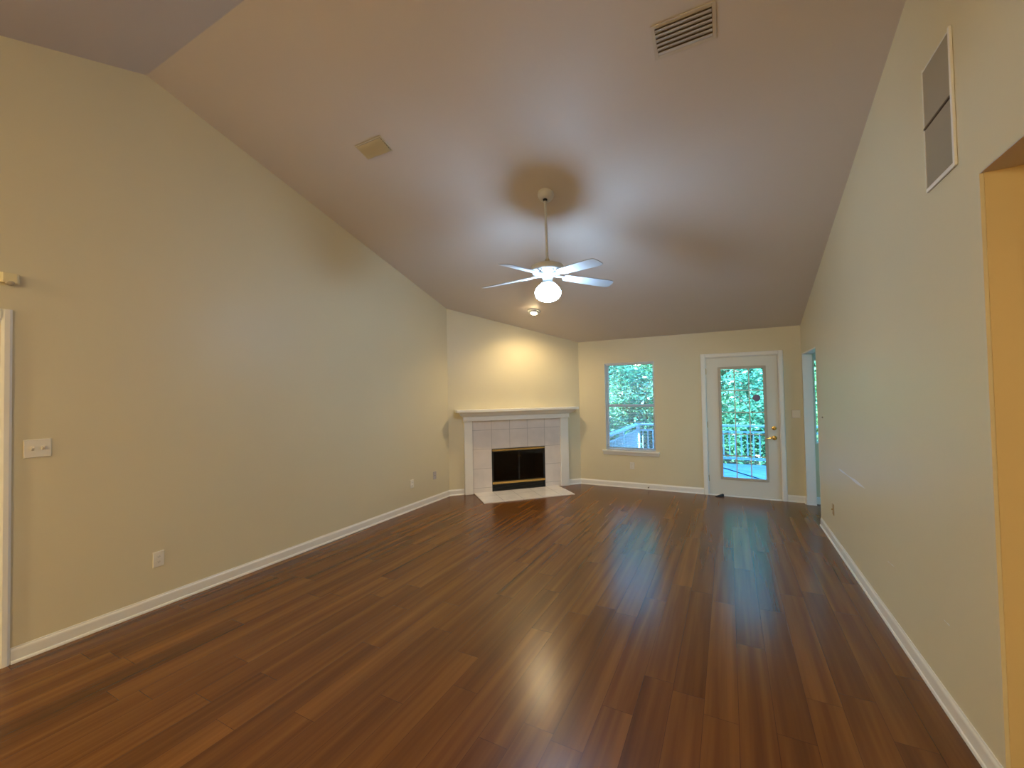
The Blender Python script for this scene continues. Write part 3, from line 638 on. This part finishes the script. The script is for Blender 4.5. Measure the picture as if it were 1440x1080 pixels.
for dx in (-.02, .02):
    mb = MB(); mb.box((dx-.005, -.018, 0), (dx+.005, -.007, .010)); mb.build('toggle', M['plate'], sw)
# motion sensor high on left wall
ms = empty('motion_sensor', T=onwall('left', .828, 2.335)); tag(ms, 'small yellowed motion sensor high on the left wall above the door casing', 'sensor')
mb = MB(); mb.prism([(-.042, 0, -.028), (-.042, -.022, -.032), (-.030, -.040, -.030), (.030, -.040, -.030), (.042, -.022, -.032), (.042, 0, -.028)], (0, 0, .062)); mb.build('housing', M['sensor'], ms, .004)
mb = MB(); mb.lathe([(.020, 0), (.018, .006), (.012, .010), (.002, .012)], 20, Matrix.Translation((0, -.036, -.030)) @ Matrix.Rotation(math.radians(150), 4, 'X')); mb.build('lens', M['grille'], ms)
# small hook near far opening, thin pale strips along the right wall
mb = MB(); mb.lathe([(.011, 0), (.010, .008), (.004, .012)], 14, Matrix.Translation((XR, 5.58, 1.25)) @ Matrix.Rotation(-PI/2, 4, 'Y'))
tag(mb.build('wall_hook', M['grille']), 'tiny dark hook on the right wall near the far opening', 'hook')
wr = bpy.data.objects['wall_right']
def pale_mark(ya, za, yb, zb_, wmax):
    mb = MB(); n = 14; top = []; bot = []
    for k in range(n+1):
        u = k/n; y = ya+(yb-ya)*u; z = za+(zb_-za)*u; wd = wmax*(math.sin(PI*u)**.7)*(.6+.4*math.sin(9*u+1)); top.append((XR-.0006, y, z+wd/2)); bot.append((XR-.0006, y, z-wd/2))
    mb.prism(top+bot[::-1], (-.0004, 0, 0)); mb.build('wall_mark', M['pale_mark'], wr)
pale_mark(4.93, .805, 4.05, .800, .034); pale_mark(3.60, .420, 3.47, .430, .008); pale_mark(2.79, .430, 2.72, .432, .008)

# ------------------------------------------------------------ lamps behind the camera and in the hall
def dome(name, loc, label, material, tilt=0, r=.17):
    T = Matrix.Translation(loc) @ Matrix.Rotation(tilt, 4, 'X'); e = empty(name, T=T); tag(e, label, 'ceiling light')
    mb = MB(); mb.lathe([(r+.012, -.0005), (r+.014, -.012), (r+.004, -.022)], 36); mb.build('base', M['brass'], e)
    mb = MB(); mb.lathe([(r, -.022), (r*.96, -.045), (r*.8, -.075), (r*.5, -.098), (.004, -.106)], 36); mb.build('shade', material, e)
s2 = math.atan(S2)
dome('dome_light', (-3.15, -2.6, ctop(-2.6)), 'warm frosted dome light on the ceiling near the left wall, behind the camera', M['dome'], s2)
dome('dome_light', (-.9, -2.2, ctop(-2.2)), 'warm frosted dome light on the ceiling in the middle behind the camera', M['dome'], s2)
dome('dome_light', (2.1, .6, ZH-.0), 'amber dome light on the hall ceiling', M['halldome'], 0, .14)

# ------------------------------------------------------------ outdoors
ZD = -.15
mb = MB(); mb.box((-2.12, YB+.14, ZD-.05), (5.0, 10.92, ZD)); mb.box((-2.12, YB+.14, ZD-.3), (-2.08, 10.92, ZD-.05)); mb.box((-2.08, 10.88, ZD-.3), (5.0, 10.92, ZD-.05)); struct(mb.build('deck', M['deck']))
rail = empty('deck_railing', (0, 10.8, ZD)); tag(rail, 'pale painted railing around the deck outside', 'railing')
def rrun(p0, p1, posts=True, first=True):
    P0 = Vector((*p0, 0)); P1 = Vector((*p1, 0)); L_ = (P1-P0).length; d = (P1-P0)/L_; ang = math.atan2(d.y, d.x)
    T = Matrix.Translation(P0) @ Matrix.Rotation(ang, 4, 'Z')
    mb = MB(); mb.box((-.05, -.07, .725), (L_+.05, .07, .762), T); A(mb.build('top_rail', M['rail'], None, .004), rail)
    mb = MB(); mb.box((0, -.02, .585), (L_, .02, .620), T); A(mb.build('middle_rail', M['rail'], None, .003), rail)
    mb = MB(); mb.box((0, -.02, -.03), (L_, .02, .02), T); A(mb.build('bottom_rail', M['rail'], None, .003), rail)
    nb = int(L_/.118)
    for k in range(1, nb):
        x = L_*k/nb; mb = MB(); mb.box((x-.013, -.016-.022, .0), (x+.013, .010-.022, .60), T); A(mb.build('baluster', M['rail']), rail)
    np_ = max(1, int(round(L_/1.8)))
    for k in range(0 if first else 1, np_+1):
        x = L_*k/np_; mb = MB(); mb.box((x-.045, -.045, ZD+.0), (x+.045, .045, .725), T); A(mb.build('post', M['rail'], None, .004), rail)
rrun((-2.05, 10.8), (4.9, 10.8)); rrun((-2.05, YB+.25), (-2.05, 10.8-.001), first=True)
mb = MB(); mb.tube([(-1.2, 10.2, ZD+.010), (-.6, 10.22, ZD+.010), (-.15, 10.25, ZD+.010), (.15, 9.75, ZD+.010), (.5, 9.2, ZD+.010), (.9, 8.8, ZD+.010), (1.6, 8.6, ZD+.010)], .010, 8)  # thin dark tube laid across the deck boards
tag(mb.build('deck_streak', M['rubber']), 'thin dark hose lying across the deck boards outside the door', 'streak')
# ground: gently rising away from the deck
mb = MB(); nx, ny = 30, 24; v = []; f = []
for j in range(ny+1):
    for i in range(nx+1):
        x = -35+70*i/nx; y = -12+60*j/ny
        v.append((x, y, -1.1+.05*max(0, y-14)+.12*math.sin(x*.7+1)*math.cos(y*.6)))
for j in range(ny):
    for i in range(nx): a = j*(nx+1)+i; f.append((a, a+1, a+nx+2, a+nx+1))
mb.add(v, f, True); struct(mb.build('ground', M['ground']))
def leafmesh(name, n, cx, cy, cz, rx, ry, rz, size, material, seed, clumps=26):
    rg_ = np.random.default_rng(seed)
    cl = rg_.normal(size=(clumps, 3)); cl /= np.linalg.norm(cl, axis=1)[:, None]; cl *= rg_.uniform(.25, .95, (clumps, 1)); cl *= np.array([rx, ry, rz])
    c = cl[rg_.integers(0, clumps, n)]+rg_.normal(size=(n, 3))*np.array([rx, ry, rz])*.17+np.array([cx, cy, cz])
    u = rg_.normal(size=(n, 3)); u[:, 2] *= .5; u /= np.linalg.norm(u, axis=1)[:, None]
    w_ = rg_.normal(size=(n, 3)); w_[:, 2] += .6; vv = np.cross(w_, u); vv /= np.linalg.norm(vv, axis=1)[:, None]
    s = size*rg_.uniform(.6, 1.4, (n, 1))
    nrm = np.cross(u, vv)
    P = np.stack([c-u*s, c-vv*s*.42+nrm*s*.12, c+u*s, c+vv*s*.42+nrm*s*.12], 1).reshape(-1, 3)
    me = bpy.data.meshes.new(name); me.vertices.add(4*n); me.vertices.foreach_set('co', P.ravel())
    me.loops.add(4*n); me.loops.foreach_set('vertex_index', np.arange(4*n)); me.polygons.add(n); me.polygons.foreach_set('loop_start', np.arange(n)*4); me.polygons.foreach_set('loop_total', np.full(n, 4))
    me.update(calc_edges=True); me.materials.append(material); return me
protos = []
for i, (mt, tall) in enumerate((('leaf_a', 1), ('leaf_b', 1), ('leaf_c', 0), ('leaf_a', 0), ('leaf_b', 0))):
    if tall:
        me = leafmesh('foliage', 9000, 0, 0, 4.6, 2.3, 2.3, 3.2, .085, M[mt], 10+i, 60); h = 6.0; r0 = .16
    else:
        me = leafmesh('foliage', 7000, 0, 0, 1.5, 1.5, 1.4, 1.6, .07, M[mt], 10+i, 40); h = 2.0; r0 = .05
    mb = MB(); mb.tube([(0, 0, -.3), (.04, .02, h*.3), (-.05, .05, h*.6), (.06, 0, h)], [r0*1.2, r0, r0*.75, r0*.35], 10)
    for k in range(6):
        a = k*1.1+i; z0_ = h*(.35+.09*k); mb.tube([(0, 0, z0_), (math.cos(a)*.6, math.sin(a)*.6, z0_+.5), (math.cos(a)*1.3, math.sin(a)*1.3, z0_+.9)], [r0*.5, r0*.3, r0*.1], 6)
    tmp = mb.build('trunk', M['bark']); tm = tmp.data; bpy.data.objects.remove(tmp); protos.append((me, tm, tall))
plant = [ # x, y, proto, scale, rot
 (-4.2, 14.2, 2, 1.0, .3), (-5.6, 16.0, 3, 1.2, 1.1), (-3.0, 15.8, 4, 1.2, 2.0), (-6.8, 19.0, 0, 1.0, .6), (-4.4, 19.5, 1, 1.0, 2.6), (-2.0, 18.0, 0, 1.0, 4.1), (-8.0, 15.0, 1, .9, 3.0),
 (-.9, 15.5, 3, 1.1, 2.2), (.8, 14.6, 4, 1.05, .9), (2.2, 15.4, 2, 1.1, 1.7), (.4, 18.2, 1, 1.0, .2), (2.6, 19.0, 0, 1.05, 3.3), (-.4, 22.0, 0, 1.2, 5.2), (4.6, 16.5, 1, .95, 2.4), (5.6, 20.5, 0, 1.1, .4), (3.6, 23.0, 1, 1.25, 1.0),
 (-6.0, 23.0, 1, 1.25, 2.9), (-3.4, 24.0, 0, 1.3, 1.9), (7.4, 17.5, 3, 1.2, .8), (-9.5, 20.0, 0, 1.2, 1.4), (-10.5, 26, 1, 1.4, .7), (1.2, 27, 1, 1.5, 2.7), (7.0, 26, 0, 1.4, 1.9), (4.0, 13.6, 4, .9, 1.9), (-6.2, 12.6, 4, .9, 2.5), (-4.3, 10.6, 4, .85, .5), (-3.6, 12.6, 3, .9, 3.7)]  # last two shrubs added to block and shade the bright ground
for x, y, k, s, rz in plant:
    me, tm, tall = protos[k]
    nm = 'tree' if tall else 'shrub'
    z = -1.1+.05*max(0, y-14)
    e = empty(nm, (x, y, z), rz); e.scale = (s, s, s)
    where = 'seen through the window' if x < -1.5 else ('seen through the door' if x < 2.0 else 'right of the deck')
    what = {0: 'green leafy tree', 1: 'dark green leafy tree', 2: 'yellow green shrub', 3: 'green leafy shrub', 4: 'dark green shrub'}[k]
    far = 'beyond the deck' if y < 17 else ('in the second row outside' if y < 21 else 'far back in the woods')
    tag(e, what+' '+far+', '+where, 'tree' if tall else 'shrub', what+' '+far+', '+where)
    for n_, d_ in (('foliage', me), ('trunk', tm)):
        o = bpy.data.objects.new(n_, d_); COL.objects.link(o); o.parent = e
